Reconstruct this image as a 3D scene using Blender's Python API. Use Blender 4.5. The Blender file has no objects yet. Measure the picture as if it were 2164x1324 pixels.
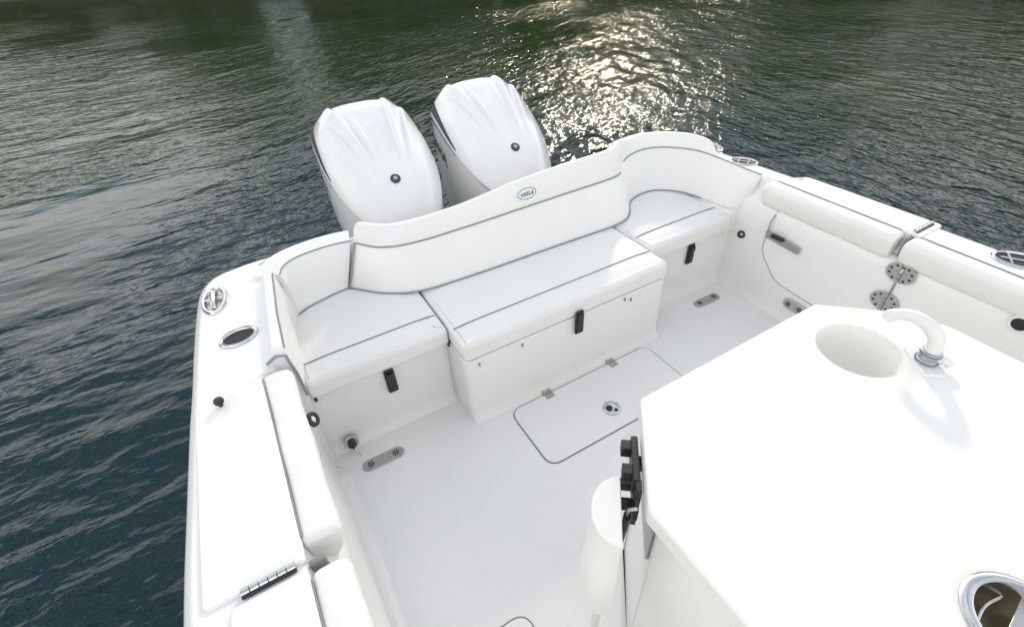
import bpy, bmesh, math, random
import numpy as np
from mathutils import Vector, Matrix
random.seed(4); rng = np.random.default_rng(7)
S = bpy.context.scene
COL = S.collection
PI = math.pi

# ---------------------------------------------------------------- camera
CAM_LENS = 17.153
cam_d = bpy.data.cameras.new('camera'); cam = bpy.data.objects.new('camera', cam_d); COL.objects.link(cam)
cam_d.sensor_width = 36; cam_d.lens = CAM_LENS; cam_d.clip_start = .02; cam_d.clip_end = 6000
right = Vector((0.86371293, -0.50175876, -0.04730871))
up = Vector((0.35033434, 0.53026025, 0.7720686))
fwd = Vector((0.36230625, 0.6834195, -0.63377596))
M4 = Matrix.Identity(4)
for i in range(3):
    M4[i][0] = right[i]; M4[i][1] = up[i]; M4[i][2] = -fwd[i]
M4[0][3], M4[1][3], M4[2][3] = 0, 0, 1.7
cam.matrix_world = M4
S.camera = cam

# ---------------------------------------------------------------- light
SUN_EL, SUN_AZ = math.radians(22.8), math.radians(41)      # azimuth from +Y towards +X
SKY_STRENGTH, SUN_STRENGTH, SUN_ANGLE, EXPOSURE = .15, 2.0, 4.0, .20
CLOUD = 13.6
w = bpy.data.worlds.new('World'); S.world = w; w.use_nodes = True
nt = w.node_tree; nt.nodes.clear()
N = nt.nodes.new; L = nt.links.new
out = N('ShaderNodeOutputWorld'); bg = N('ShaderNodeBackground'); sky = N('ShaderNodeTexSky')
sky.sky_type = 'NISHITA'; sky.sun_disc = False; sky.sun_elevation = SUN_EL; sky.sun_rotation = SUN_AZ
sky.air_density = 1.0; sky.dust_density = .1; sky.ozone_density = 1.0
tc = N('ShaderNodeTexCoord'); mp = N('ShaderNodeMapping'); mp.inputs['Scale'].default_value = (1.3, 1.3, 3.2); mp.inputs['Rotation'].default_value = (0, 0, math.radians(60)); mp.inputs['Location'].default_value = (0, 0, 3.9)
cn = N('ShaderNodeTexNoise'); cn.inputs['Scale'].default_value = 1.7; cn.inputs['Detail'].default_value = 6; cn.inputs['Roughness'].default_value = .55
cr = N('ShaderNodeValToRGB'); cr.color_ramp.elements[0].position = .34; cr.color_ramp.elements[1].position = .56
mx = N('ShaderNodeMix'); mx.data_type = 'RGBA'
mx.inputs['B'].default_value = (CLOUD * 1.02, CLOUD, CLOUD * .97, 1)
L(tc.outputs['Generated'], mp.inputs['Vector']); L(mp.outputs['Vector'], cn.inputs['Vector'])
L(cn.outputs['Fac'], cr.inputs['Fac']); sz = N('ShaderNodeSeparateXYZ'); L(tc.outputs['Generated'], sz.inputs[0])
ce = N('ShaderNodeMapRange'); ce.interpolation_type = 'SMOOTHSTEP'; ce.inputs['From Min'].default_value = .34; ce.inputs['From Max'].default_value = .72
ce.inputs['To Min'].default_value = 1; ce.inputs['To Max'].default_value = .46; L(sz.outputs['Z'], ce.inputs['Value'])
cm = N('ShaderNodeMath'); cm.operation = 'MULTIPLY'; L(cr.outputs['Color'], cm.inputs[0]); L(ce.outputs['Result'], cm.inputs[1])
L(cm.outputs[0], mx.inputs['Factor'])
L(sky.outputs['Color'], mx.inputs['A']); L(mx.outputs['Result'], bg.inputs['Color'])
bg.inputs['Strength'].default_value = SKY_STRENGTH; L(bg.outputs['Background'], out.inputs['Surface'])
sd = bpy.data.lights.new('sun', 'SUN'); sd.energy = SUN_STRENGTH; sd.angle = math.radians(SUN_ANGLE); sd.color = (1, .87, .68)
so = bpy.data.objects.new('sun', sd); COL.objects.link(so)
sv = Vector((math.sin(SUN_AZ) * math.cos(SUN_EL), math.cos(SUN_AZ) * math.cos(SUN_EL), math.sin(SUN_EL)))
so.rotation_euler = sv.to_track_quat('Z', 'Y').to_euler(); so.location = sv * 30
vs = S.view_settings; vs.view_transform = 'Standard'; vs.look = 'None'; vs.gamma = 1; vs.exposure = EXPOSURE; vs.use_curve_mapping = False
S.cycles.max_bounces = 8; S.cycles.use_denoising = True

# ---------------------------------------------------------------- materials
def mat(name, col, rough=.4, metal=0, spec=.5, bump=None, vary=None, coat=0):
    m = bpy.data.materials.new(name); m.use_nodes = True
    t = m.node_tree; b = t.nodes['Principled BSDF']
    b.inputs['Base Color'].default_value = (*col, 1); b.inputs['Roughness'].default_value = rough
    b.inputs['Metallic'].default_value = metal; b.inputs['Specular IOR Level'].default_value = spec
    b.inputs['Coat Weight'].default_value = coat; b.inputs['Coat Roughness'].default_value = .08
    c = t.nodes.new('ShaderNodeTexCoord')
    if vary:
        sc, amt = vary
        n = t.nodes.new('ShaderNodeTexNoise'); n.inputs['Scale'].default_value = sc; n.inputs['Detail'].default_value = 5
        r = t.nodes.new('ShaderNodeValToRGB'); r.color_ramp.elements[0].position = .3; r.color_ramp.elements[1].position = .7
        r.color_ramp.elements[0].color = (*[x * (1 - amt) for x in col], 1); r.color_ramp.elements[1].color = (*col, 1)
        t.links.new(c.outputs['Object'], n.inputs['Vector']); t.links.new(n.outputs['Fac'], r.inputs['Fac'])
        t.links.new(r.outputs['Color'], b.inputs['Base Color'])
        rr = t.nodes.new('ShaderNodeMapRange'); rr.inputs['To Min'].default_value = rough * .85; rr.inputs['To Max'].default_value = rough * 1.2
        t.links.new(n.outputs['Fac'], rr.inputs['Value']); t.links.new(rr.outputs['Result'], b.inputs['Roughness'])
    if bump:
        kind, sc, st, dist = bump
        n = t.nodes.new('ShaderNodeTexVoronoi' if kind == 'v' else 'ShaderNodeTexNoise'); n.inputs['Scale'].default_value = sc
        if kind == 'n': n.inputs['Detail'].default_value = 3
        bp = t.nodes.new('ShaderNodeBump'); bp.inputs['Strength'].default_value = st; bp.inputs['Distance'].default_value = dist
        t.links.new(c.outputs['Object'], n.inputs['Vector'])
        t.links.new(n.outputs['Distance' if kind == 'v' else 'Fac'], bp.inputs['Height']); t.links.new(bp.outputs['Normal'], b.inputs['Normal'])
    return m
GEL = mat('white_gelcoat', (.82, .81, .785), .22, vary=(3.0, .025), coat=.3)
NONSKID = mat('nonskid_deck', (.84, .835, .825), .55, vary=(2.2, .04), bump=('v', 220, .5, .0012))
VINYL = mat('white_vinyl', (.80, .79, .762), .5, vary=(5, .03), bump=('n', 170, .4, .001))
PIPE = mat('grey_piping', (.25, .26, .28), .6)
STEEL = mat('stainless_steel', (.62, .62, .61), .22, 1, vary=(30, .12))
SATIN = mat('satin_steel', (.52, .52, .51), .38, 1, vary=(60, .15))
BLACK = mat('black_plastic', (.018, .02, .022), .45)
DARK = mat('dark_hole', (.012, .012, .013), .6)
GAP = mat('grey_sealant', (.24, .24, .25), .7)
COWL = mat('pearl_white_paint', (.80, .795, .785), .22, vary=(4, .02), coat=.5)
COWLD = mat('cowl_intake_grey', (.05, .065, .075), .5)
LETTER = mat('decal_charcoal', (.03, .04, .05), .4)
SINKM = mat('sink_plastic', (.82, .81, .78), .35)
PLASTIC = mat('white_plastic', (.79, .78, .752), .28, vary=(2.5, .012))
BLUE = mat('decal_blue', (.05, .16, .26), .4)
MUD = mat('bank_mud', (.11, .11, .065), .9, vary=(.6, .4))

def leaf_mat():
    m = bpy.data.materials.new('leaves'); m.use_nodes = True; t = m.node_tree; b = t.nodes['Principled BSDF']
    g = t.nodes.new('ShaderNodeNewGeometry'); r = t.nodes.new('ShaderNodeValToRGB')
    r.color_ramp.elements[0].color = (.06, .105, .012, 1); r.color_ramp.elements[1].color = (.115, .17, .03, 1)
    t.links.new(g.outputs['Random Per Island'], r.inputs['Fac']); t.links.new(r.outputs['Color'], b.inputs['Base Color'])
    b.inputs['Roughness'].default_value = .6
    tr = t.nodes.new('ShaderNodeBsdfTranslucent'); t.links.new(r.outputs['Color'], tr.inputs['Color'])
    ms = t.nodes.new('ShaderNodeMixShader'); ms.inputs[0].default_value = .5
    o = t.nodes['Material Output']; t.links.new(b.outputs[0], ms.inputs[1]); t.links.new(tr.outputs[0], ms.inputs[2]); t.links.new(ms.outputs[0], o.inputs['Surface'])
    return m
LEAF = leaf_mat()

def water_mat():
    m = bpy.data.materials.new('river_water'); m.use_nodes = True; t = m.node_tree; b = t.nodes['Principled BSDF']
    b.inputs['Roughness'].default_value = .065; b.inputs['IOR'].default_value = 1.333
    b.inputs['Base Color'].default_value = (.011, .033, .016, 1)
    b.inputs['Specular IOR Level'].default_value = .5
    c = t.nodes.new('ShaderNodeTexCoord')
    sep = t.nodes.new('ShaderNodeSeparateXYZ'); t.links.new(c.outputs['Object'], sep.inputs[0])
    def math_(op, x, y=None):
        k = t.nodes.new('ShaderNodeMath'); k.operation = op
        for i, v in enumerate((x, y)):
            if v is None: continue
            if isinstance(v, (int, float)): k.inputs[i].default_value = v
            else: t.links.new(v, k.inputs[i])
        return k.outputs[0]
    azn = math_('ARCTAN2', math_('SUBTRACT', sep.outputs['X'], 1.0), math_('SUBTRACT', sep.outputs['Y'], .6))
    def rng_(x, a, b_):
        k = t.nodes.new('ShaderNodeMapRange'); k.interpolation_type = 'SMOOTHSTEP'
        k.inputs['From Min'].default_value = a; k.inputs['From Max'].default_value = b_; t.links.new(x, k.inputs['Value']); return k.outputs['Result']
    # unresolved ripples roughen the surface away from the boat
    ddx = math_('SUBTRACT', sep.outputs['X'], 1.0); ddy = math_('SUBTRACT', sep.outputs['Y'], 1.6)
    dist = math_('SQRT', math_('ADD', math_('MULTIPLY', ddx, ddx), math_('MULTIPLY', ddy, ddy)))
    kr = t.nodes.new('ShaderNodeMapRange'); kr.inputs['From Min'].default_value = 2.2; kr.inputs['From Max'].default_value = 7
    kr.inputs['To Min'].default_value = .06; kr.inputs['To Max'].default_value = .145
    t.links.new(dist, kr.inputs['Value']); t.links.new(kr.outputs['Result'], b.inputs['Roughness'])
    # water tint, reflected blue sky put in near the boat, tree olive beyond
    kd = t.nodes.new('ShaderNodeMapRange'); kd.interpolation_type = 'SMOOTHSTEP'; kd.inputs['From Min'].default_value = 2.5; kd.inputs['From Max'].default_value = 8
    t.links.new(dist, kd.inputs['Value'])
    wc = t.nodes.new('ShaderNodeMix'); wc.data_type = 'RGBA'; wc.inputs['A'].default_value = (.006, .026, .031, 1); wc.inputs['B'].default_value = (.020, .040, .013, 1)
    t.links.new(kd.outputs['Result'], wc.inputs['Factor']); t.links.new(wc.outputs['Result'], b.inputs['Base Color'])
    up1 = rng_(azn, -.45, .15); up2 = rng_(azn, .55, 1.15)
    wts = [math_('SUBTRACT', 1.0, up1), math_('SUBTRACT', up1, up2), up2]
    h = None
    for ang, wt, fine in zip((-4, 36, 88), wts, (.22, .42, .45)):
        vr = t.nodes.new('ShaderNodeVectorRotate'); vr.rotation_type = 'Z_AXIS'; vr.inputs['Angle'].default_value = math.radians(-ang)
        t.links.new(c.outputs['Object'], vr.inputs['Vector'])
        for sc, amp, st in ((5.6, 1.0, .42), (14, fine, .5)):
            mpn = t.nodes.new('ShaderNodeMapping'); mpn.inputs['Scale'].default_value = (st, 1, 1)
            n = t.nodes.new('ShaderNodeTexNoise'); n.inputs['Scale'].default_value = sc; n.inputs['Detail'].default_value = 2.5; n.inputs['Roughness'].default_value = .5; n.inputs['Distortion'].default_value = .35
            t.links.new(vr.outputs['Vector'], mpn.inputs['Vector']); t.links.new(mpn.outputs['Vector'], n.inputs['Vector'])
            v = math_('MULTIPLY', math_('MULTIPLY', n.outputs['Fac'], amp), wt)
            h = v if h is None else math_('ADD', h, v)
    n = t.nodes.new('ShaderNodeTexNoise'); n.inputs['Scale'].default_value = 24; n.inputs['Detail'].default_value = 2
    t.links.new(c.outputs['Object'], n.inputs['Vector'])
    h = math_('ADD', h, math_('MULTIPLY', n.outputs['Fac'], .07))
    # calm slicks: large patches where the fine chop dies out
    n = t.nodes.new('ShaderNodeTexNoise'); n.inputs['Scale'].default_value = .35; n.inputs['Detail'].default_value = 3
    t.links.new(c.outputs['Object'], n.inputs['Vector'])
    mr = t.nodes.new('ShaderNodeMapRange'); mr.inputs['From Min'].default_value = .35; mr.inputs['From Max'].default_value = .6
    mr.inputs['To Min'].default_value = .35; mr.inputs['To Max'].default_value = 1
    t.links.new(n.outputs['Fac'], mr.inputs['Value'])
    # smooth upwelling of the propeller wash, off to the left of the stern
    dx = math_('DIVIDE', math_('ADD', sep.outputs['X'], 1.75), 1.6); dy = math_('DIVIDE', math_('SUBTRACT', sep.outputs['Y'], 5.9), 1.25)
    dd = math_('ADD', math_('MULTIPLY', dx, dx), math_('MULTIPLY', dy, dy))
    wob = math_('MULTIPLY', math_('SUBTRACT', n.outputs['Fac'], .5), 2.2)
    boil = rng_(math_('ADD', dd, wob), .25, 1.5)
    k_ = t.nodes.new('ShaderNodeMapRange'); k_.inputs['To Min'].default_value = .22; t.links.new(boil, k_.inputs['Value'])
    bp = t.nodes.new('ShaderNodeBump'); bp.inputs['Distance'].default_value = .062
    t.links.new(math_('MULTIPLY', mr.outputs['Result'], k_.outputs['Result']), bp.inputs['Strength'])
    t.links.new(h, bp.inputs['Height']); t.links.new(bp.outputs['Normal'], b.inputs['Normal'])
    return m
WATER = water_mat()

# ---------------------------------------------------------------- mesh helpers
def finish(name, bm, m, parent=None, smooth=35, loc=None):
    bmesh.ops.remove_doubles(bm, verts=bm.verts, dist=1e-6)
    bmesh.ops.recalc_face_normals(bm, faces=bm.faces)
    for e in bm.edges:
        if len(e.link_faces) == 2 and e.calc_face_angle(0) > math.radians(smooth): e.smooth = False
    for f in bm.faces: f.smooth = not (len(f.edges) > 8 and all(not e.smooth for e in f.edges))
    me = bpy.data.meshes.new(name); bm.to_mesh(me); bm.free()
    if isinstance(m, (list, tuple)):
        for k in m: me.materials.append(k)
    else: me.materials.append(m)
    o = bpy.data.objects.new(name, me); COL.objects.link(o)
    wn = o.modifiers.new('weighted_normal', 'WEIGHTED_NORMAL'); wn.keep_sharp = True; wn.weight = 90
    if parent is not None: o.parent = parent
    return o
def tag(o, label, cat=None, group=None, kind=None):
    if label: o['label'] = label
    if cat: o['category'] = cat
    if group: o['group'] = group
    if kind: o['kind'] = kind
    return o
def empty(name, loc=(0, 0, 0)):
    o = bpy.data.objects.new(name, None); COL.objects.link(o); o.empty_display_size = .1
    o.location = loc
    return o
def adopt(child, root):
    """child meshes are modelled in world coordinates; keep them in place under a moved root"""
    child.parent = root; child.matrix_parent_inverse = Matrix.Translation(root.location).inverted()
    return child
def box(bm, x0, x1, y0, y1, z0, z1, r=0, seg=2, M=None):
    g = bmesh.ops.create_cube(bm, size=1)
    vv = g['verts']
    for v in vv:
        v.co = Vector(((x0 + x1) / 2 + v.co.x * (x1 - x0), (y0 + y1) / 2 + v.co.y * (y1 - y0), (z0 + z1) / 2 + v.co.z * (z1 - z0)))
    if M is not None: bmesh.ops.transform(bm, matrix=M, verts=vv)
    if r:
        ed = list({e for v in vv for e in v.link_edges})
        bmesh.ops.bevel(bm, geom=ed, offset=r, segments=seg, profile=.5, affect='EDGES')
def rings(bm, rs, close=True, cap0=False, cap1=False):
    """loft between rings of 3D points"""
    vv = [[bm.verts.new(p) for p in r] for r in rs]
    n = len(rs[0])
    for a, b in zip(vv, vv[1:]):
        for i in range(n if close else n - 1):
            j = (i + 1) % n
            try: bm.faces.new((a[i], a[j], b[j], b[i]))
            except ValueError: pass
    if cap0: bm.faces.new(vv[0][::-1])
    if cap1: bm.faces.new(vv[-1])
    return vv
def spline(pts, n):
    P = [np.array(p, float) for p in pts]
    P = [2 * P[0] - P[1]] + P + [2 * P[-1] - P[-2]]
    res = []; k = len(P) - 3
    for i in range(n):
        t = i / (n - 1) * k; s = min(int(t), k - 1); u = t - s
        p0, p1, p2, p3 = P[s:s + 4]
        res.append(.5 * ((2 * p1) + (-p0 + p2) * u + (2 * p0 - 5 * p1 + 4 * p2 - p3) * u * u + (-p0 + 3 * p1 - 3 * p2 + p3) * u ** 3))
    return res
def tube(bm, pts, r, seg=8, cap=True):
    P = [Vector(p) for p in pts]; rs = []
    R = r if hasattr(r, '__len__') else [r] * len(P)
    ref = None
    for i, p in enumerate(P):
        d = (P[min(i + 1, len(P) - 1)] - P[max(i - 1, 0)]).normalized()
        if ref is None:
            ref = Vector((0, 0, 1)) if abs(d.z) < .9 else Vector((1, 0, 0))
        a = d.cross(ref).normalized(); b = a.cross(d).normalized(); ref = b
        rs.append([p + (a * math.cos(2 * PI * k / seg) + b * math.sin(2 * PI * k / seg)) * R[i] for k in range(seg)])
    rings(bm, rs, True, cap, cap)
def lathe(bm, prof, c=(0, 0, 0), seg=32, M=None, sx=1, sy=1, open0=False):
    """prof: (radius, height) pairs around z at c"""
    rs = []
    for r, z in prof:
        rs.append([Vector((math.cos(2 * PI * k / seg) * r * sx, math.sin(2 * PI * k / seg) * r * sy, z)) for k in range(seg)])
    T = Matrix.Translation(Vector(c)) @ (M if M is not None else Matrix.Identity(4))
    rs = [[T @ p for p in r] for r in rs]
    rings(bm, rs, True, prof[0][0] > 1e-5 and not open0, prof[-1][0] > 1e-5)
def round_poly(pts, r, seg=6):
    """2D polygon with rounded corners; r number or list"""
    P = [np.array(p, float) for p in pts]; n = len(P); o = []
    R = r if hasattr(r, '__len__') else [r] * n
    for i in range(n):
        a, b, c = P[i - 1], P[i], P[(i + 1) % n]
        u = a - b; v = c - b; lu, lv = np.linalg.norm(u), np.linalg.norm(v); u /= lu; v /= lv
        if R[i] <= 1e-6: o.append(b); continue
        ang = math.acos(max(-1, min(1, float(u @ v)))); t = min(R[i] / math.tan(ang / 2), lu * .49, lv * .49)
        p0, p2 = b + u * t, b + v * t
        for k in range(seg + 1):
            s = k / seg
            o.append((1 - s) ** 2 * p0 + 2 * s * (1 - s) * b + s * s * p2)
    return o
def offset_poly(P, d):
    P = [np.array(p, float) for p in P]; n = len(P); o = []
    area = sum(P[i][0] * P[(i + 1) % n][1] - P[(i + 1) % n][0] * P[i][1] for i in range(n))
    sg = 1 if area > 0 else -1
    for i in range(n):
        e1 = P[i] - P[i - 1]; e2 = P[(i + 1) % n] - P[i]
        e1 = e1 / (np.linalg.norm(e1) + 1e-12); e2 = e2 / (np.linalg.norm(e2) + 1e-12)
        n1 = np.array([-e1[1], e1[0]]) * sg; n2 = np.array([-e2[1], e2[0]]) * sg
        m = n1 + n2; l = np.linalg.norm(m); m = m / l if l > 1e-6 else n1
        o.append(P[i] + m * d / max(.5, float(m @ n1)))
    return o
def slab(bm, poly, z0, z1, r=.004, seg=3, crown=0, top_face=True):
    """extruded plan polygon with rounded top edge (fit: function (x,y)->dz)"""
    levels = [(0, z0), (0, z1 - r)] + [(r * (1 - math.cos(k / seg * PI / 2)), z1 - r + r * math.sin(k / seg * PI / 2)) for k in range(1, seg + 1)]
    rs = []
    for d, z in levels:
        rs.append([Vector((p[0], p[1], z)) for p in (offset_poly(poly, d) if d else poly)])
    v = rings(bm, rs, True, True, False)
    top = v[-1]
    if crown:
        P = [np.array((q.co.x, q.co.y)) for q in top]; c = sum(P) / len(P)
        rr = [top]
        for s, h in ((.9, .55), (.7, .85), (.35, .97)):
            rr.append([bm.verts.new((*(c + (p - c) * s), z1 + crown * h)) for p in P])
        n = len(P)
        for a, b in zip(rr, rr[1:]):
            for i in range(n):
                j = (i + 1) % n; bm.faces.new((a[i], a[j], b[j], b[i]))
        bm.faces.new(rr[-1])
    elif top_face:
        f = bm.faces.new(top)
        for e in f.edges: e.smooth = False
        # split into a centre fan so that long thin triangles never shade across the lid
        bmesh.ops.triangulate(bm, faces=[f], quad_method='BEAUTY', ngon_method='EAR_CLIP')
def new(): return bmesh.new()

# ---------------------------------------------------------------- water
WZ = -.45
def build_water():
    nt_, nr = 1100, 430
    th = np.linspace(0, 2 * PI, nt_, endpoint=False)
    r = np.concatenate([[.25], .9 * np.power(38 / .9, np.linspace(0, 1, nr - 18)), np.geomspace(44, 4500, 17)])
    nr = len(r)
    TH, R = np.meshgrid(th, r); X = 1 + R * np.sin(TH); Y = 1.6 + R * np.cos(TH)
    Z = np.zeros_like(X)
    az = TH.copy(); az[az > PI] -= 2 * PI
    def bump(a, c, s): return np.exp(-((a - c) / s) ** 2)
    wl = [bump(az, -.75, .55), bump(az, -.05, .42), bump(az, .75, .5), bump(az, 1.6, .55)]
    tot = sum(wl) + .05
    dirs = [math.radians(-3), math.radians(38), math.radians(72), math.radians(98)]   # crest directions
    # slow amplitude modulation: slicks and rougher lanes
    def slow(sc, k):
        q = np.zeros_like(X)
        for _ in range(7):
            a = rng.uniform(0, 2 * PI); f = rng.uniform(.5, 1.6) * sc
            q += np.sin(f * (X * math.cos(a) + Y * math.sin(a)) + rng.uniform(0, 6.28))
        return 1 / (1 + np.exp(-k * q))
    calm = np.exp(-(((X + 1.7) / 1.5) ** 2 + ((Y - 6.0) / 1.2) ** 2))
    for W_, cd in zip(wl, dirs):
        g = W_ / tot * (.55 + .9 * slow(.8, .7)) * (1 - .75 * calm)
        for i in range(26):
            lam = .11 * (7.0 ** rng.uniform(0, 1)); k = 2 * PI / lam
            a = cd + PI / 2 + rng.normal(0, .33)
            slope = .024 * (1.0 if lam < .5 else .75)
            ok = 1 / (1 + (R * 2 * PI / nt_ * 3.2 / lam) ** 6)       # drop waves finer than the mesh
            ph = rng.uniform(0, 6.28)
            arg = k * (X * math.cos(a) + Y * math.sin(a)) + ph + .8 * np.sin(.7 * X + ph) + .6 * np.sin(.9 * Y - ph)
            Z += g * ok * slope / k * (np.sin(arg) + .25 * np.sin(2 * arg + .6))
    # longer swell of the wake
    for lam, a, s in ((1.6, 1.75, .028), (2.3, 1.2, .025), (1.2, 2.2, .025), (.8, 1.5, .03)):
        k = 2 * PI / lam; Z += s / k * np.sin(k * (X * math.cos(a) + Y * math.sin(a)) + 1) * np.clip(1 - R / 25, 0, 1)
    co = np.stack([X, Y, Z + WZ], -1).reshape(-1, 3)
    idx = np.arange(nr * nt_).reshape(nr, nt_)
    a = idx[:-1]; b = idx[1:]
    q = np.stack([a, np.roll(a, -1, 1), np.roll(b, -1, 1), b], -1).reshape(-1, 4)[:, ::-1]
    me = bpy.data.meshes.new('water')
    me.vertices.add(len(co)); me.vertices.foreach_set('co', co.ravel())
    me.loops.add(q.size); me.loops.foreach_set('vertex_index', q.ravel().astype(np.int32))
    me.polygons.add(len(q)); me.polygons.foreach_set('loop_start', np.arange(0, q.size, 4, dtype=np.int32))
    me.polygons.foreach_set('use_smooth', np.ones(len(q), bool))
    me.update(calc_edges=True); me.materials.append(WATER)
    o = bpy.data.objects.new('water', me); COL.objects.link(o)
    tag(o, 'rippled green river water around the boat', kind='structure')
build_water()

# ---------------------------------------------------------------- far bank (seen as reflection)
def bank_r(az):      # distance of the shoreline from the boat, by azimuth (deg from +Y to +X)
    return float(np.interp(az, [-60, -20, -11, 0, 9, 20, 40, 120], [44, 38, 36.5, 33, 28.5, 28, 31, 34])) + .35 * math.sin(az * .9)
def pol(az, r): return (math.sin(math.radians(az)) * r, math.cos(math.radians(az)) * r)
def build_bank():
    bm = new(); prev = []
    rs = []
    for dr, z in ((-2.5, WZ - 1.2), (0, WZ - .05), (.9, WZ + .35), (3, WZ + 1.1), (30, 2.0), (400, 3), (3500, 4)):
        ring = []
        for i in range(0, 73):
            az = -130 + i * 3.6
            ring.append((*pol(az, bank_r(az) + dr + (.4 * math.sin(az * 1.7) if dr < 5 else 0)), z))
        rs.append(ring)
    rings(bm, rs, False)
    tag(finish('river_bank', bm, MUD), 'muddy far bank of the river', kind='structure')
    P = []; nrm = []
    crowns = []
    for az in np.arange(-105, 118, 3.4):
        top = 8.6
        if -40 < az < -5: top = 6.8
        if 27 < az < 52: top = 7                 # gap where the sun comes through
        if 52 <= az < 62: top = 10.5
        if 62 <= az < 72: top = 7.5
        if 72 <= az < 80: top = 9.5
        if az >= 80: top = 6.5
        if -24 < az < -7: top = 5.2
        for rowd in (2.5, 7):
            a = az + rng.uniform(-1.5, 1.5); h = top * rng.uniform(.78, 1.18) * (1 if rowd < 5 else 1.12)
            crowns.append((*pol(a, bank_r(a) + rowd + rng.uniform(0, 2)), h, rng.uniform(1.6, 2.6)))
    for az in (31, 34.5, 38, 41.5, 45, 48.5):  # unseen taller sparse crowns, added to filter the sun and dim its glint
        crowns.append((*pol(az, bank_r(az) + rng.uniform(4, 7)), -17.0 * rng.uniform(.93, 1.05), 2.6))
    V = []; F = []
    for (cx, cy, h, cr_) in crowns:
        thin = h < 0; h = abs(h)
        k = 7
        cl = [(cx + rng.normal(0, cr_ * .55), cy + rng.normal(0, cr_ * .55), rng.uniform(.4 if thin else .06, .93) * h, cr_ * rng.uniform(.35, .6)) for _ in range(20 if thin else 24)]
        for (px, py, pz, pr) in cl:
            for _ in range(32 if thin else 55):
                d = rng.normal(size=3); d /= np.linalg.norm(d); p = np.array((px, py, pz)) + d * pr * rng.uniform(.6, 1.05) * np.array((1, 1, .8))
                u = rng.normal(size=3); u -= d * (u @ d) * .6; u /= np.linalg.norm(u); v = np.cross(d + rng.normal(size=3) * .5, u); v /= np.linalg.norm(v)
                s = rng.uniform(.18, .36); b = len(V)
                V += [p - u * s, p - v * s * .6, p + u * s, p + v * s * .6]; F.append((b, b + 1, b + 2, b + 3))
    me = bpy.data.meshes.new('bank_wood'); me.from_pydata([tuple(v) for v in V], [], F); me.materials.append(LEAF)
    o = bpy.data.objects.new('bank_wood', me); COL.objects.link(o)
    tag(o, 'dense green wood lining the far river bank', 'wood', kind='stuff')
build_bank()

# ---------------------------------------------------------------- motorboat
boat = empty('motorboat', (1, .6, 0))
tag(boat, 'white fibreglass motorboat with open aft cockpit and stainless deck fittings', 'boat')
def bp(name, bm, m, parent=boat, **k):
    o = finish(name, bm, m, None, **k)
    if parent is boat: adopt(o, boat)
    else:
        o.parent = parent; o.matrix_parent_inverse = parent.matrix_world.inverted() if False else Matrix.Identity(4)
        # sub-parts are modelled in world coordinates as their parent part is
        if parent.type == 'MESH': o.matrix_parent_inverse = Matrix.Identity(4)
    return o
GZ = .62
def wallx(z): return .155 + 0 * z

left_st = [((-.19, -2.4), (-.49, -2.4)), ((-.19, -.6), (-.48, -.6)), ((-.19, .3), (-.466, .3)), ((-.19, .7), (-.457, .7)), ((-.19, 1.0), (-.438, 1.0)), ((-.19, 1.30), (-.42, 1.25)), ((-.15, 1.36), (-.412, 1.34)),
           ((-.118, 1.46), (-.402, 1.46)), ((-.11, 1.60), (-.392, 1.60)), ((-.10, 1.78), (-.374, 1.80)), ((-.08, 1.90), (-.354, 1.95)), ((-.06, 1.96), (-.315, 2.035)), ((-.02, 1.985), (-.23, 2.068)),
           ((.06, 1.99), (-.12, 2.08)), ((.16, 1.99), (.06, 2.062)), ((.40, 1.99), (.38, 2.062)), ((.7, 1.99), (.7, 2.062)), ((1.0, 1.99), (1.0, 2.062))]
left0 = [((-.19, -2.4), (-.46, -2.4)), ((-.19, -.6), (-.45, -.6)), ((-.19, .3), (-.437, .3)), ((-.19, .7), (-.43, .7)), ((-.19, 1.0), (-.413, 1.0)), ((-.19, 1.30), (-.396, 1.25)),
         ((-.178, 1.60), (-.376, 1.55)), ((-.165, 1.78), (-.362, 1.80)), ((-.14, 1.90), (-.348, 1.95)), ((-.09, 1.96), (-.315, 2.035)), ((-.02, 1.985), (-.23, 2.068)),
         ((.06, 1.99), (-.12, 2.08)), ((.16, 1.99), (.06, 2.062)), ((.40, 1.99), (.38, 2.062)), ((.7, 1.99), (.7, 2.062)), ((1.0, 1.99), (1.0, 2.062))]
right_st = [((2 - a[0] + .03, a[1]), (2 - b[0] - (.03 if b[0] < -.2 else 0), b[1])) for a, b in left0[:-1]][::-1]
stn = [np.array([*a, *b]) for a, b in left_st + right_st]
dense = spline(stn, 180)
def hull_profile(I, O):
    d = O - I; wd = np.linalg.norm(d); n = d / wd
    k = min(1, max(.12, ((1.40 if I[0] < 1 else 1.62) - I[1]) / .1))
    pr = [(-.125 * k, -.02), (-.12 * k, .004), (-.098 * k, .012), (-.086 * k, .028), (-.08 * k, .06), (-.066 * k, .42), (-.06 * k, .50), (-.004, .56), (.0, .595), (.006, .612), (.022, GZ), (wd - .055, GZ), (wd - .035, GZ - .005), (wd - .016, GZ - .018), (wd - .005, GZ - .038), (wd, GZ - .062),
          (wd + .004, .53), (wd - .01, .505), (wd - .02, .36), (wd - .06, .0), (wd - .12, -.5), (wd - .4, -.9)]
    return [(I[0] + n[0] * t, I[1] + n[1] * t, z) for t, z in pr]
bm = new()
rings(bm, [hull_profile(s[:2], s[2:]) for s in dense], False)
hull = bp('hull', bm, GEL, smooth=50)
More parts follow.
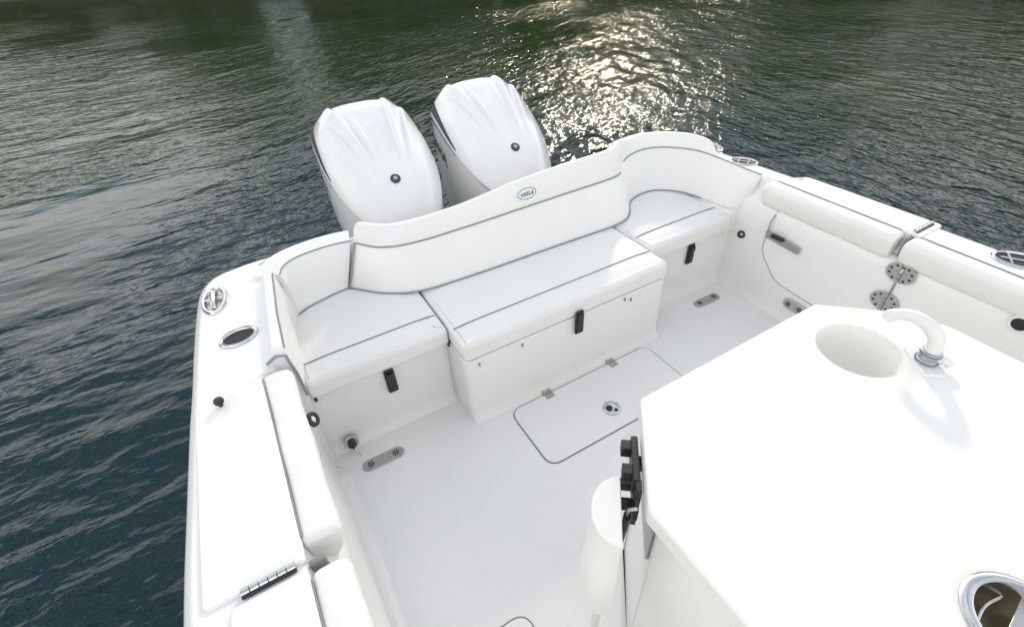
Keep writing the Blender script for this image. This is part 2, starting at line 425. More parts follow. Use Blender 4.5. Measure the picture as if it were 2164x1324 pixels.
# rub rail
bm = new()
rs = []
for s in dense:
    I, O = s[:2], s[2:]; d = O - I; wd = np.linalg.norm(d); n = d / wd
    rs.append([(O[0] + n[0] * t, O[1] + n[1] * t, z) for t, z in ((-.03, .525), (.012, .523), (.024, .51), (.024, .48), (.012, .466), (-.03, .465))])
rings(bm, rs, True)
bp('rub_rail', bm, GEL)
# sole
bm = new()
slab(bm, round_poly([(-.16, -2.4), (2.19, -2.4), (2.19, 2.02), (-.16, 2.02)], .05), -.03, 0, .003)
sole = bp('cockpit_floor', bm, NONSKID)

# seat bases --------------------------------------------------------------
def seat_base(x0, x1, yf, zt, lean=.02):
    bm = new()
    def q(x, y, z): return (x, y, z)
    r = .035
    poly = lambda d: round_poly([(x0, yf - d), (x1, yf - d), (x1, 1.98), (x0, 1.98)], [r, r, 0, 0])
    rs = []
    for d, z in ((.035, -.003), (.03, .003), (.016, .012), (.007, .03), (.003, .05), (0, .10), (-.002, zt - .012), (-.006, zt - .004), (-.014, zt)):
        rs.append([Vector((*p, z)) for p in poly(d)])
    rings(bm, rs, True, False, True)
    return bp('seat_base', bm, GEL)
sbL = seat_base(-.13, .47, 1.462, .335)
sbM = seat_base(.462, 1.518, 1.288, .345)
sbR = seat_base(1.51, 2.26, 1.462, .335)
bm = new(); box(bm, 2.082, 2.19, 1.445, 1.95, .30, .438, .02, 3); bp('seat_flange', bm, GEL, sbR)
def latch(parent, x, y, zc, tilt=0):
    M = Matrix.Translation((x, y, zc)) @ Matrix.Rotation(tilt, 4, 'Y')
    bm = new(); box(bm, -.021, .021, -.007, .004, -.062, .062, .006, 2, M)
    box(bm, -.015, .015, -.016, -.006, -.052, .052, .004, 2, M)
    box(bm, -.012, .012, -.020, -.012, .02, .05, .003, 2, M)
    o = bp('latch_handle', bm, BLACK, parent); return o
latch(sbL, .198, 1.455, .258); latch(sbM, 1.004, 1.28, .318); latch(sbR, 1.853, 1.455, .268)
for x, z in ((.522, .315), (1.263, .325), (1.30, .31), (.722, .32)):
    bm = new(); box(bm, x - .002, x + .002, 1.281, 1.29, z - .008, z + .008, .0008, 1); bp('vent_slit', bm, GAP, sbM)
# gap line strip under the corner seat cushions
# small black hinge pin at each cushion corner
for x in (-.085, .462):
    bm = new(); box(bm, x - .006, x + .006, 1.435, 1.455, .325, .352, .002, 1); bp('hinge_pin', bm, BLACK, sbL)

# floor hatches ------------------------------------------------------------
def hatch(x0, x1, y0, y1, r):
    P = round_poly([(x0, y0), (x1, y0), (x1, y1), (x0, y1)], r, 8)
    bm = new(); slab(bm, offset_poly(P, -.0055), -.01, .0022, .001, 1)
    g = None
    bm2 = new(); slab(bm2, P, -.01, .006, .003, 3)
    lid = bp('floor_hatch', bm2, NONSKID)
    bp('gasket', bm, GAP, lid)
    return lid
lid = hatch(.622, 1.398, .922, 1.243, .055)
def small_hinge(parent, x, y, z, w_, d_, rz=0):
    M = Matrix.Translation((x, y, z)) @ Matrix.Rotation(rz, 4, 'Z')
    bm = new()
    box(bm, -w_ / 2, w_ / 2, -d_ / 2, -.004, 0, .003, .001, 1, M); box(bm, -w_ / 2, w_ / 2, .004, d_ / 2, 0, .003, .001, 1, M)
    for k in range(3):
        a = -w_ / 2 + k * w_ / 3
        box(bm, a + .001, a + w_ / 3 - .001, -.006, .006, 0, .009, .003, 2, M)
    for sx in (-.3, .3):
        for sy in (-.32, .32):
            lathe(bm, [(.0045, .002), (.0045, .005), (.002, .0062)], M @ Vector((sx * w_, sy * d_, 0)), 8)
    return bp('hinge', bm, SATIN, parent)
small_hinge(lid, .818, 1.246, .004, .045, .07); small_hinge(lid, 1.183, 1.246, .004, .045, .07)
bm = new(); lathe(bm, [(.040, .004), (.040, .009), (.036, .0115), (.029, .0115), (.027, .008), (.0, .007)], (1.006, 1.02, 0), 28)
pl = bp('pull_latch', bm, STEEL, lid)
bm = new(); lathe(bm, [(.014, .007), (.014, .0125), (.010, .0135)], (.996, 1.026, 0), 16); box(bm, 1.008, 1.022, .996, 1.01, .008, .012, .002, 1); bp('latch_button', bm, BLACK, pl)
lid2 = hatch(-.04, .262, -.15, .53, .05)

# drains --------------------------------------------------------------------
def stadium(l, w_, n=10):
    P = []
    for k in range(n + 1): a = -PI / 2 + PI * k / n; P.append((l / 2 - w_ / 2 + math.cos(a) * w_ / 2, math.sin(a) * w_ / 2))
    for k in range(n + 1): a = PI / 2 + PI * k / n; P.append((-l / 2 + w_ / 2 + math.cos(a) * w_ / 2, math.sin(a) * w_ / 2))
    return P
def drain(x, y, z, l, w_, M=None, holes=(-.3, .3)):
    M = M or Matrix.Translation((x, y, z))
    bm = new(); slab(bm, stadium(l, w_), 0, .005, .003, 2); bmesh.ops.transform(bm, matrix=M, verts=bm.verts)
    o = bp('drain_plate', bm, SATIN)
    for h in holes:
        bm = new(); lathe(bm, [(w_ * .34, .004), (w_ * .34, .0058), (w_ * .30, .0062), (w_ * .3, .0055), (0, .0055)], (h * l, 0, 0), 20)
        for i in range(-1, 2):
            for j in range(-1, 2):
                pass
        bmesh.ops.transform(bm, matrix=M, verts=bm.verts); g = bp('drain_grate', bm, SATIN, o)
        bm = new()
        for k in range(6):
            a = k * PI / 3; lathe(bm, [(.0042, .0056), (.0042, .0064)], (h * l + math.cos(a) * w_ * .19, math.sin(a) * w_ * .19, 0), 8)
        lathe(bm, [(.0042, .0056), (.0042, .0064)], (h * l, 0, 0), 8)
        bmesh.ops.transform(bm, matrix=M, verts=bm.verts); bp('drain_hole', bm, DARK, o)
    return o
drain(.062, 1.312, .001, .175, .055)
drain(1.925, 1.337, .001, .175, .055)

# round deck fittings ------------------------------------------------------------
def axisM(p, nrm):
    return Matrix.Translation(p) @ Vector(nrm).to_track_quat('Z', 'Y').to_matrix().to_4x4()
def ring_fit(name, p, nrm, r, mo, mi, inner=.6, parent=boat, bulge=.008):
    M = axisM(p, nrm)
    bm = new(); lathe(bm, [(r, -.004), (r, .002), (r * .93, bulge * .8), (r * .8, bulge), (r * inner, bulge * .8), (r * inner * .97, -.004)], seg=28)
    bmesh.ops.transform(bm, matrix=M, verts=bm.verts); o = bp(name, bm, mo, parent)
    bm = new(); lathe(bm, [(r * inner, .001), (r * inner * .6, .004), (0, .005)], seg=20); bmesh.ops.transform(bm, matrix=M, verts=bm.verts)
    bp('fitting_core', bm, mi, o if parent is boat else parent)
    return o
ring_fit('wall_fitting', (-.108, 1.268, .418), (.82, -.32, .47), .027, BLACK, PLASTIC, .5)
bm = new(); lathe(bm, [(.0265, -.024), (.0265, .001)], seg=28); bmesh.ops.transform(bm, matrix=axisM((-.108, 1.268, .418), (.82, -.32, .47)), verts=bm.verts); bp('fitting_boss', bm, GEL)
ring_fit('wall_fitting', (2.148, 1.389, .317), (-1, -.3, .05), .021, BLACK, SATIN, .55)
ring_fit('wall_fitting', (2.158, .257, .495), (-1, 0, .05), .034, PLASTIC, DARK, .72)
# drain plug cap low on the left seat base
M = axisM((-.028, 1.428, .045), (0, -1, .25))
bm = new(); lathe(bm, [(.030, -.012), (.030, .003), (.022, .005)], seg=24); bmesh.ops.transform(bm, matrix=M, verts=bm.verts); dp = bp('drain_plug', bm, SATIN)
bm = new(); lathe(bm, [(.017, 0), (.017, .022), (.012, .026)], seg=18); box(bm, -.004, .004, -.016, .016, .022, .034, .002, 1); bmesh.ops.transform(bm, matrix=M, verts=bm.verts); bp('plug_cap', bm, BLACK, dp)
bm = new(); tube(bm, [(-.024, 1.41, .03), (-.018, 1.395, .008), (-.012, 1.375, .004)], .0015, 6); bp('lanyard', bm, STEEL, dp)

# hawse pipes and rod holders on the gunwales ---------------------------------------
def hawse(cx, cy, rz, l, w_):
    M = Matrix.Translation((cx, cy, GZ)) @ Matrix.Rotation(rz, 4, 'Z')
    bm = new(); n = 40
    def el(a, b, z): return [Vector((a * math.cos(2 * PI * k / n), b * math.sin(2 * PI * k / n), z)) for k in range(n)]
    a, b = l / 2, w_ / 2
    rings(bm, [el(a, b, -.002), el(a, b, .004), el(a - .004, b - .004, .010), el(a - .012, b - .012, .010), el(a - .016, b - .016, .004), el(a - .02, b - .02, -.004)], True)
    bmesh.ops.transform(bm, matrix=M, verts=bm.verts); o = bp('hawse_pipe', bm, STEEL)
    bm = new(); rings(bm, [el(a - .019, b - .018, .0015), el(a * .5, b * .45, .0012)], True, False, True); bmesh.ops.transform(bm, matrix=M, verts=bm.verts); bp('pipe_throat', bm, SATIN, o)
    bm = new(); tube(bm, spline([(-a * .62, 0, .002), (-a * .45, 0, .018), (0, 0, .022), (a * .45, 0, .018), (a * .62, 0, .002)], 16), .0085, 10)
    tube(bm, [(0, -b + .012, .01), (0, b - .012, .01)], .005, 8)
    bmesh.ops.transform(bm, matrix=M, verts=bm.verts); bp('cleat_bar', bm, STEEL, o)
    return o
hawse(-.285, 1.852, math.radians(84), .185, .092)
hawse(2.305, 1.83, math.radians(98), .17, .075)
def rod_holder(cx, cy, rz, l=.128, w_=.098, pins=True, z=GZ):
    M = Matrix.Translation((cx, cy, z)) @ Matrix.Rotation(rz, 4, 'Z')
    n = 40
    def el(a, b, z, dx=0): return [Vector((dx + a * math.cos(2 * PI * k / n), b * math.sin(2 * PI * k / n), z)) for k in range(n)]
    a, b = l / 2, w_ / 2
    bm = new(); rings(bm, [el(a, b, -.002), el(a, b, .003), el(a - .003, b - .003, .007), el(a - .009, b - .008, .0085), el(a - .013, b - .012, .006), el(a - .015, b - .014, .001)], True)
    bmesh.ops.transform(bm, matrix=M, verts=bm.verts); o = bp('rod_holder', bm, STEEL)
    bm = new(); rings(bm, [el(a - .0145, b - .0135, .0015), el(a - .026, b - .024, .0012)], True, False, True); bmesh.ops.transform(bm, matrix=M, verts=bm.verts); bp('holder_bore', bm, DARK, o)
    if pins:
        bm = new()
        for t in (-.33, .33):
            tube(bm, [(t * a, -b * .62, .003), (t * a, b * .62, .003)], .0035, 6)
        tube(bm, [(-a * .66, 0, .003), (a * .66, 0, .003)], .003, 6)
        bmesh.ops.transform(bm, matrix=M, verts=bm.verts); bp('gimbal_pin', bm, SATIN, o)
    return o
rod_holder(-.231, 1.572, math.radians(8), pins=False)
rod_holder(2.285, 1.583, math.radians(-58), .15, .105)
rod_holder(2.325, .392, math.radians(-58), .17, .125, z=GZ + .0065)

# gunwale door lids, hinges, knobs ---------------------------------------------------
def mir(P): return [((2.03 if x > -.25 else 1.985) - x, y) for x, y in P][::-1]
lidP = round_poly([(-.192, .672), (-.192, 1.318), (-.305, 1.312), (-.384, 1.272), (-.402, .672)], [.006, .03, .05, .04, .02], 4)
bm = new(); slab(bm, lidP, GZ - .02, GZ + .006, .005, 3); gl = bp('gunwale_lid', bm, GEL)
bm = new(); slab(bm, mir(lidP), GZ - .02, GZ + .006, .005, 3); gr = bp('gunwale_lid', bm, GEL)
fl = round_poly([(-.192, -.9), (-.192, .655), (-.345, .655), (-.352, .63), (-.352, -.9)], [.01, .02, .01, .01, .01], 4)
fl2 = round_poly([(-.360, -.9), (-.360, .645), (-.425, .60), (-.428, -.9)], [.005, .01, .04, .005], 4)
bm = new(); slab(bm, fl, GZ - .02, GZ + .006, .005, 3); gf = bp('gunwale_lid', bm, GEL)
bm = new(); slab(bm, mir(fl), GZ - .02, GZ + .006, .005, 3); gf2 = bp('gunwale_lid', bm, GEL)
bm = new(); slab(bm, fl2, GZ - .02, GZ + .005, .004, 3); bp('deck_cap', bm, GEL, gf)
def piano_hinge(x0, x1, y, parent, n=6):
    bm = new(); box(bm, x0, x1, y - .013, y - .005, GZ + .003, GZ + .010, .001, 1); bp('hinge_gap', bm, BLACK, parent)
    w_ = (x1 - x0) / n
    for k in range(n):
        bm = new(); tube(bm, [(x0 + k * w_ + .001, y, GZ + .0095), (x0 + (k + 1) * w_ - .001, y, GZ + .0095)], .0085, 12)
        bp('hinge_knuckle', bm, STEEL, parent)
piano_hinge(-.325, -.213, .671, gl)
piano_hinge(2.235, 2.36, .706, gr)
def knob(x, y, parent):
    bm = new(); lathe(bm, [(.006, 0), (.006, .012), (.013, .014), (.0145, .02), (.012, .027), (.0, .029)], (x, y, GZ + .005), 18); bp('door_knob', bm, BLACK, parent)
knob(-.312, 1.262, gl); knob(2.352, 1.293, gr)
# transom door hinge at the left corner
small_hinge(hull, -.07, 2.01, GZ, .05, .055, math.radians(-72))
bm = new(); tube(bm, [(-.058, 2.064, GZ + .0012), (-.064, 1.975, GZ + .0012)], .0025, 6); bp('door_seam', bm, GAP, hull)
# black inserts where the gunwale breaks at the side doors
for x0, x1, y in ((-.19, -.155, .668), (2.185, 2.225, .702)):
    bm = new(); box(bm, x0, x1, y - .006, y + .006, GZ - .12, GZ - .004, .003, 1); bp('door_seal', bm, GAP, hull)

# starboard side door in the right-hand wall --------------------------------------------
def WX(y, z): return 2.22 - float(np.interp(z, [.0, .012, .028, .06, .42, .50, .56], [.12, .098, .086, .08, .066, .06, .004]))
doorP = round_poly([(.668, .16), (.95, .155), (1.13, .17), (1.255, .29), (1.243, .53), (.668, .53)], [.01, .1, .12, .12, .02, .01], 8)
bm = new()
rs = []
for off, ins in ((-.01, 0), (.003, 0), (.006, .003)):
    rs.append([Vector((WX(p[0], p[1]) - off, p[0], p[1])) for p in (offset_poly(doorP, ins) if ins else doorP)])
rings(bm, rs, True, False, True)
door = bp('side_door', bm, GEL)
bm = new(); pts = [Vector((WX(p[0], p[1]) - .0005, p[0], p[1])) for p in offset_poly(doorP, -.003)]
tube(bm, pts + pts[:1], .0022, 6, False); bp('door_seal', bm, GAP, door)
def on_wall(y, z, off=.007): return Vector((WX(y, z) - off, y, z))
# lever latch
bm = new(); box(bm, -.008, 0, -.095, .095, -.02, .02, .004, 2, Matrix.Translation(on_wall(1.16, .385)) @ Matrix.Rotation(math.radians(3), 4, 'X'))
lt = bp('door_latch', bm, SATIN, door)
bm = new(); box(bm, -.03, -.008, -.028, .04, .002, .022, .006, 2, Matrix.Translation(on_wall(1.175, .392))); bp('latch_lever', bm, BLACK, door)
bm = new(); tube(bm, [on_wall(1.243, .53, .004), on_wall(1.25, .46, .012), on_wall(1.248, .40, .016)], .003, 6); bp('door_pull_cord', bm, GAP, door)
def butterfly(y, z, cut=False):
    rot = Matrix.Translation(on_wall(y, z, .008)) @ Matrix.Rotation(PI / 2, 4, 'Y')   # local x->-z, z->x
    for sgn in (-1, 1):
        bm = new(); n = 14; P = []
        for k in range(n + 1):
            a = -PI / 2 + PI * k / n; P.append((math.sin(a) * .043, sgn * (.006 + math.cos(a) * .050)))
        P2 = round_poly(P, .004, 2)
        slab(bm, P2, 0, .004, .0015, 2)
        T = Matrix.Translation(on_wall(y, z, .006)) @ Matrix(((0, 0, -1, 0), (0, 1, 0, 0), (1, 0, 0, 0), (0, 0, 0, 1)))
        bmesh.ops.transform(bm, matrix=T, verts=bm.verts); lf = bp('hinge_leaf', bm, SATIN, door)
        bm = new()
        for k in range(4):
            a = -PI / 2 + PI * (k + .6) / 4.2; lathe(bm, [(.0055, .003), (.0055, .0046), (.003, .0052)], (math.sin(a) * .031, sgn * (.006 + math.cos(a) * .036), 0), 8)
        bmesh.ops.transform(bm, matrix=T, verts=bm.verts); bp('hinge_screws', bm, BLACK, door)
    for k in range(4):
        bm = new(); z0 = z - .043 + k * .0215
        tube(bm, [on_wall(y, z0 + .001, .012), on_wall(y, z0 + .0205, .012)], .0065, 10); bp('hinge_knuckle', bm, SATIN, door)
butterfly(.652, .487); butterfly(.655, .345)
bm = new(); tube(bm, [on_wall(.652, z, .004) for z in (.17, .3, .42, .54)], .004, 6); bp('hinge_seam', bm, GAP, door)
# overboard drain low on the door
M = Matrix.Translation((2.130, .985, .10)) @ Matrix.Rotation(math.radians(-80), 4, 'Y') @ Matrix.Rotation(PI / 2, 4, 'Z')
d3 = drain(0, 0, 0, .12, .05, M, holes=(-.25, .25))

# ---------------------------------------------------------------- upholstery
def piping(bm_path, parent, r=.003, name='piping'):
    bm = new(); tube(bm, bm_path, r, 8); return bp(name, bm, PIPE, parent)
def cushion(x0, x1, yf, yb, z0, z1, label, ypip, rf=.03, backpts=None):
    root_name = 'seat_cushion'
    P = [(x0, yf), (x1, yf)] + (backpts or [(x1, yb), (x0, yb)])
    P = round_poly(P, [.022, .022] + [.01] * (len(P) - 2), 5)
    bm = new()
    lev = [(0.006, z0), (.0, z0 + .01), (.0, z1 - .026), (.003, z1 - .014), (.009, z1 - .005), (.02, z1)]
    rs = [[Vector((*p, z)) for p in (offset_poly(P, d) if d else P)] for d, z in lev]
    v = rings(bm, rs, True, True, False)
    top = v[-1]; bm.faces.new(top)
    # crowned top sheet, tucked 1 mm into the rounded edge
    X0, X1, Y0, Y1 = x0 + .012, x1 - .012, yf + .012, yb - .012; nx, ny = 36, 30; gv = []
    for j in range(ny + 1):
        y = Y0 + (Y1 - Y0) * j / ny; row = []
        for i in range(nx + 1):
            x = X0 + (X1 - X0) * i / nx
            fx = min(x - X0, X1 - x) / .12; fy = (y - Y0) / .10; e = min(1, fx) * (2 - min(1, fx)) * min(1, fy) * (2 - min(1, fy))
            gv_z = z1 - .003 + .010 * e - .0035 * math.exp(-((y - ypip) / .012) ** 2) * e
            row.append(bm.verts.new((x, y, gv_z)))
        gv.append(row)
    for j in range(ny):
        for i in range(nx): bm.faces.new((gv[j][i], gv[j][i + 1], gv[j + 1][i + 1], gv[j + 1][i]))
    o = finish(root_name, bm, VINYL)
    tag(o, label, 'cushion', 'seat cushions along the transom bench')
    piping([(x0 + .012, ypip, z1 - .001), (x0 + .06, ypip, z1 + .004), (x0 + .12, ypip, z1 + .0055), (x1 - .12, ypip, z1 + .0055), (x1 - .06, ypip, z1 + .004), (x1 - .012, ypip, z1 - .001)], o)
    return o
cushion(-.098, .462, 1.424, 1.93, .352, .436, 'square white seat cushion in the left corner beside the curved swim door pad', 1.53)
cushion(.466, 1.512, 1.2885, 1.80, .350, .436, 'long white bench seat cushion with grey piping in the middle, under the boat badge', 1.405)
cushion(1.517, 2.085, 1.424, 1.92, .352, .436, 'white seat cushion in the curved corner nook below the high padded backrest end', 1.535)

BACK = [  # base at z .44, piping at z .63, height of top
    ((.205, 1.905), (.283, 1.945), .705), ((.30, 1.80), (.343, 1.863), .712), ((.36, 1.755), (.394, 1.828), .712), ((.42, 1.722), (.45, 1.807), .712),
    ((.52, 1.697), (.551, 1.792), .713), ((.66, 1.688), (.67, 1.79), .715), ((.80, 1.683), (.79, 1.79), .722), ((.93, 1.681), (.93, 1.793), .738), ((1.07, 1.68), (1.06, 1.797), .752), ((1.30, 1.675), (1.305, 1.803), .762),
    ((1.50, 1.673), (1.55, 1.807), .765), ((1.60, 1.69), (1.645, 1.825), .765), ((1.665, 1.74), (1.70, 1.875), .755), ((1.735, 1.82), (1.775, 1.945), .735),
    ((1.83, 1.862), (1.87, 1.992), .712), ((1.93, 1.862), (1.98, 2.005), .703), ((2.0, 1.82), (2.075, 1.968), .70), ((2.05, 1.755), (2.160, 1.875), .70),
    ((2.075, 1.68), (2.196, 1.79), .682), ((2.085, 1.60), (2.205, 1.70), .64), ((2.10, 1.52), (2.205, 1.57), .63), ((2.125, 1.46), (2.203, 1.46), .628), ((2.175, 1.425), (2.205, 1.41), .628)]
def back_sweep(data, n, name, thick=.11, zb=.435):
    D = spline([np.array([*a, *b, z]) for a, b, z in data], n)
    rs = []; pip = []
    for i, s in enumerate(D):
        B, Pp, zt = s[:2], s[2:4], s[4]
        t = D[min(i + 1, n - 1)][2:4] - D[max(i - 1, 0)][2:4]; t /= np.linalg.norm(t); nn = np.array([-t[1], t[0]])
        lo = []
        for f in (0, .06, .2, .4, .6, .8, .97):
            bul = math.sin(f * PI) * .010
            q = B + (Pp - B) * (f ** 1.0) - nn * bul + (nn * .012 if f == 0 else 0); lo.append((q[0], q[1], zb + (.63 - zb) * f))
        q = Pp + nn * .004; lo.append((q[0], q[1], .63))
        h = max(zt - .63, .002)
        sc = min(1, max(.1, (zt - .633) / .05)) if Pp[0] > 2.0 else 1
        for d, f in ((.0, .10), (.006, .45), (.016, .78), (.032, .97), (.048, 1.0), (.068, .93), (.088, .7), (.1, .3)):
            q = Pp + nn * d * sc; lo.append((q[0], q[1], .63 + h * f))
        q = Pp + nn * thick * sc; lo.append((q[0], q[1], .55)); q = B + nn * (thick * sc + .02); lo.append((q[0], q[1], zb))
        rs.append(lo); q = Pp - nn * .0005; pip.append((q[0], q[1], .6305))
    bm = new(); rings(bm, rs, True, True, True)
    o = finish(name, bm, VINYL, smooth=50)
    return o, pip, D
bk, pip, D = back_sweep(BACK, 150, 'backrest_cushion')
tag(bk, 'long white padded backrest curving into the right corner, with oval badge and grey piping', 'backrest')
cut = [i for i, p in enumerate(pip) if p[0] > 1.655][0]
first = [Vector(p) for p in pip[:cut]]
lastp = first[-1]
first += [lastp + Vector((.02, .025, .035)), lastp + Vector((.03, .045, .075))]
piping(first, bk); piping(pip[cut + 12:], bk)
# seam under the backrest
bm = new(); tube(bm, [(s[0], s[1] - .002, .4465) for s in D[:int(150 * .84)]], .0032, 6); bp('base_piping', bm, PIPE, bk)
bm = new(); sd0 = D[0]; tube(bm, [(sd0[0] - .006, sd0[1] - .005, .445), (sd0[0] + .018, sd0[1] - .002, .50), (sd0[0] + .045, sd0[1] + .008, .57), (sd0[2] - .004, sd0[3] - .008, .63)], .0045, 8); bp('end_piping', bm, PIPE, bk)
# oval maker's badge with its small lettering strokes
def badge(parent):
    c = Vector((1.067, 1.800, .697)); nrm = Vector((0, -1, .25)).normalized(); ux = Vector((1, 0, 0)); uy = nrm.cross(ux).normalized()
    T = Matrix.Identity(4)
    for i in range(3): T[i][0] = ux[i]; T[i][1] = uy[i]; T[i][2] = nrm[i]; T[i][3] = c[i]
    def el(a, b, z, n=36): return [Vector((a * math.cos(2 * PI * k / n), b * math.sin(2 * PI * k / n), z)) for k in range(n)]
    bm = new(); rings(bm, [el(.052, .028, -.01), el(.052, .028, .004), el(.050, .026, .0055)], True, True, True); bmesh.ops.transform(bm, matrix=T, verts=bm.verts); o = bp('badge', bm, PLASTIC, parent)
    bm = new(); rings(bm, [el(.050, .026, .0058), el(.050, .026, .0066), el(.047, .023, .0066), el(.047, .023, .0058)], True); bmesh.ops.transform(bm, matrix=T, verts=bm.verts); bp('badge_rim', bm, BLUE, parent)
    bm = new()
    for k in range(6):
        x = -.033 + k * .0085; box(bm, x, x + .0055, -.006 - .001 * k * .3, .004 + .0012 * k, .0056, .0068, .0006, 1)
    v = [bm.verts.new(p) for p in ((.019, -.009, .0066), (.036, -.007, .0066), (.033, .013, .0066), (.028, .004, .0066))]; bm.faces.new(v)
    box(bm, -.036, .03, -.0105, -.008, .0056, .0066, .0004, 1)
    bmesh.ops.transform(bm, matrix=T, verts=bm.verts); bp('badge_lettering', bm, BLUE, parent)
badge(bk)

# corner pad on the swim door (left) and coaming pad beside it
CORN = [((-.03, 1.842), (-.040, 1.880), .632), ((-.005, 1.858), (-.022, 1.925), .632), ((.03, 1.872), (.02, 1.965), .632), ((.094, 1.89), (.10, 1.985), .632), ((.15, 1.903), (.19, 1.988), .632), ((.192, 1.908), (.272, 1.975), .632)]
cp, cpip, cD = back_sweep(CORN, 40, 'corner_cushion', .07)
tag(cp, 'small curved white pad lining the swim door in the left corner, top flush with deck', 'cushion')
piping(cpip, cp)
bm = new(); tube(bm, [(s[0], s[1], .4455) for s in cD], .0032, 6); bp('base_piping', bm, PIPE, cp)
# raised side pad
bm = new(); rs = []; n = 24; ppts = []
for i in range(n):
    f = i / (n - 1); y = 1.37 + f * .50
    xo = np.interp(y, [1.366, 1.684, 1.851], [-.152, -.127, -.108]); xi = np.interp(y, [1.366, 1.6, 1.87], [-.103, -.09, -.062])
    xb = np.interp(y, [1.44, 1.54, 1.78, 1.87], [-.096, -.078, -.062, -.028]); e = math.sqrt(max(0, 1 - max(0, (.06 - f) / .06) ** 2)) if f < .06 else 1
    e = .6 + .4 * e; zt = .615 + .036 * e
    yt = y
    rs.append([(xo - .012, y, .60), (xo, y, zt - .012), (xo + .006, y, zt - .003), (xo + .014, y, zt), (xi - .006, y, zt), (xi, y, zt - .006), (xi + (xb - xi) * .3, y - .01 * (1 - f), .58), (xb, y - .02 * (1 - f), .46), (xb - .004, y - .02 * (1 - f), .37), (xo - .012, y, .37)])
    ppts.append((xi - .001, y, zt - .0015))
rings(bm, rs, True, True, True)
sp = finish('side_pad', bm, VINYL, smooth=40)
tag(sp, 'raised narrow white coaming pad along the left end of the bench', 'cushion')
piping(ppts[1:], sp)
bm = new(); tube(bm, [(-.168, 1.366, .628), (-.135, 1.364, .648), (-.108, 1.362, .640), (-.098, 1.352, .56), (-.096, 1.345, .46)], .005, 6); bp('end_seam', bm, PIPE, sp)

def bolster(side, y0, y1, label):
    """padded coaming bolster; side -1 = left"""
    rs = []; bm = new(); ee = [.024 * (1 - math.cos(k / 7 * PI / 2)) for k in range(8)]; Ly = y1 - y0
    fs = [e / Ly for e in ee] + list(np.linspace(.03 / Ly, 1 - .03 / Ly, 26)) + [1 - e / Ly for e in ee[::-1]]; n = len(fs)
    prof = [(.000, .575), (.000, .610), (.006, .621), (.018, .6255), (.045, .626), (.064, .6245), (.077, .619), (.0845, .608), (.0865, .594), (.082, .562), (.074, .534), (.066, .518), (.054, .510), (.035, .507), (.0, .515)]
    for i in range(n):
        f = fs[i]; y = y0 + (y1 - y0) * f
        de = min(f, 1 - f) * (y1 - y0); s = 1 if de > .024 else math.sqrt(max(0, 1 - ((.024 - de) / .024) ** 2)); s = .72 + .28 * s
        ring = []
        for dx, z in prof:
            x = .04 + (dx - .04) * s; zz = .56 + (z - .56) * s
            wob = .0015 * math.sin(y * 23 + dx * 40)
            X = -.193 + x + wob
            ring.append((X if side < 0 else 2.03 - X, y, zz))
        rs.append(ring)
    # denser ends
    rings(bm, rs, True, True, True)
    o = finish('coaming_bolster', bm, VINYL, smooth=60)
    tag(o, label, 'bolster', 'padded bolsters along the inside of the gunwales')
    yy = np.linspace(y0 + .02, y1 - .02, 20)
    X = -.1905
    piping([((X if side < 0 else 2.03 - X), y, GZ + .003) for y in yy], o, .002, 'piping')
    return o
bolster(-1, .712, 1.33, 'white padded bolster on the left gunwale between black knob and long steel hinge')
bolster(-1, -.9, .645, 'white padded bolster nearest the camera at the bottom left, forward of the steel hinge')
bolster(1, .725, 1.345, 'white padded bolster on the right gunwale above the side door latch')
bolster(1, -.9, .69, 'white padded bolster on the far right gunwale beside the cross-pin rod holder')

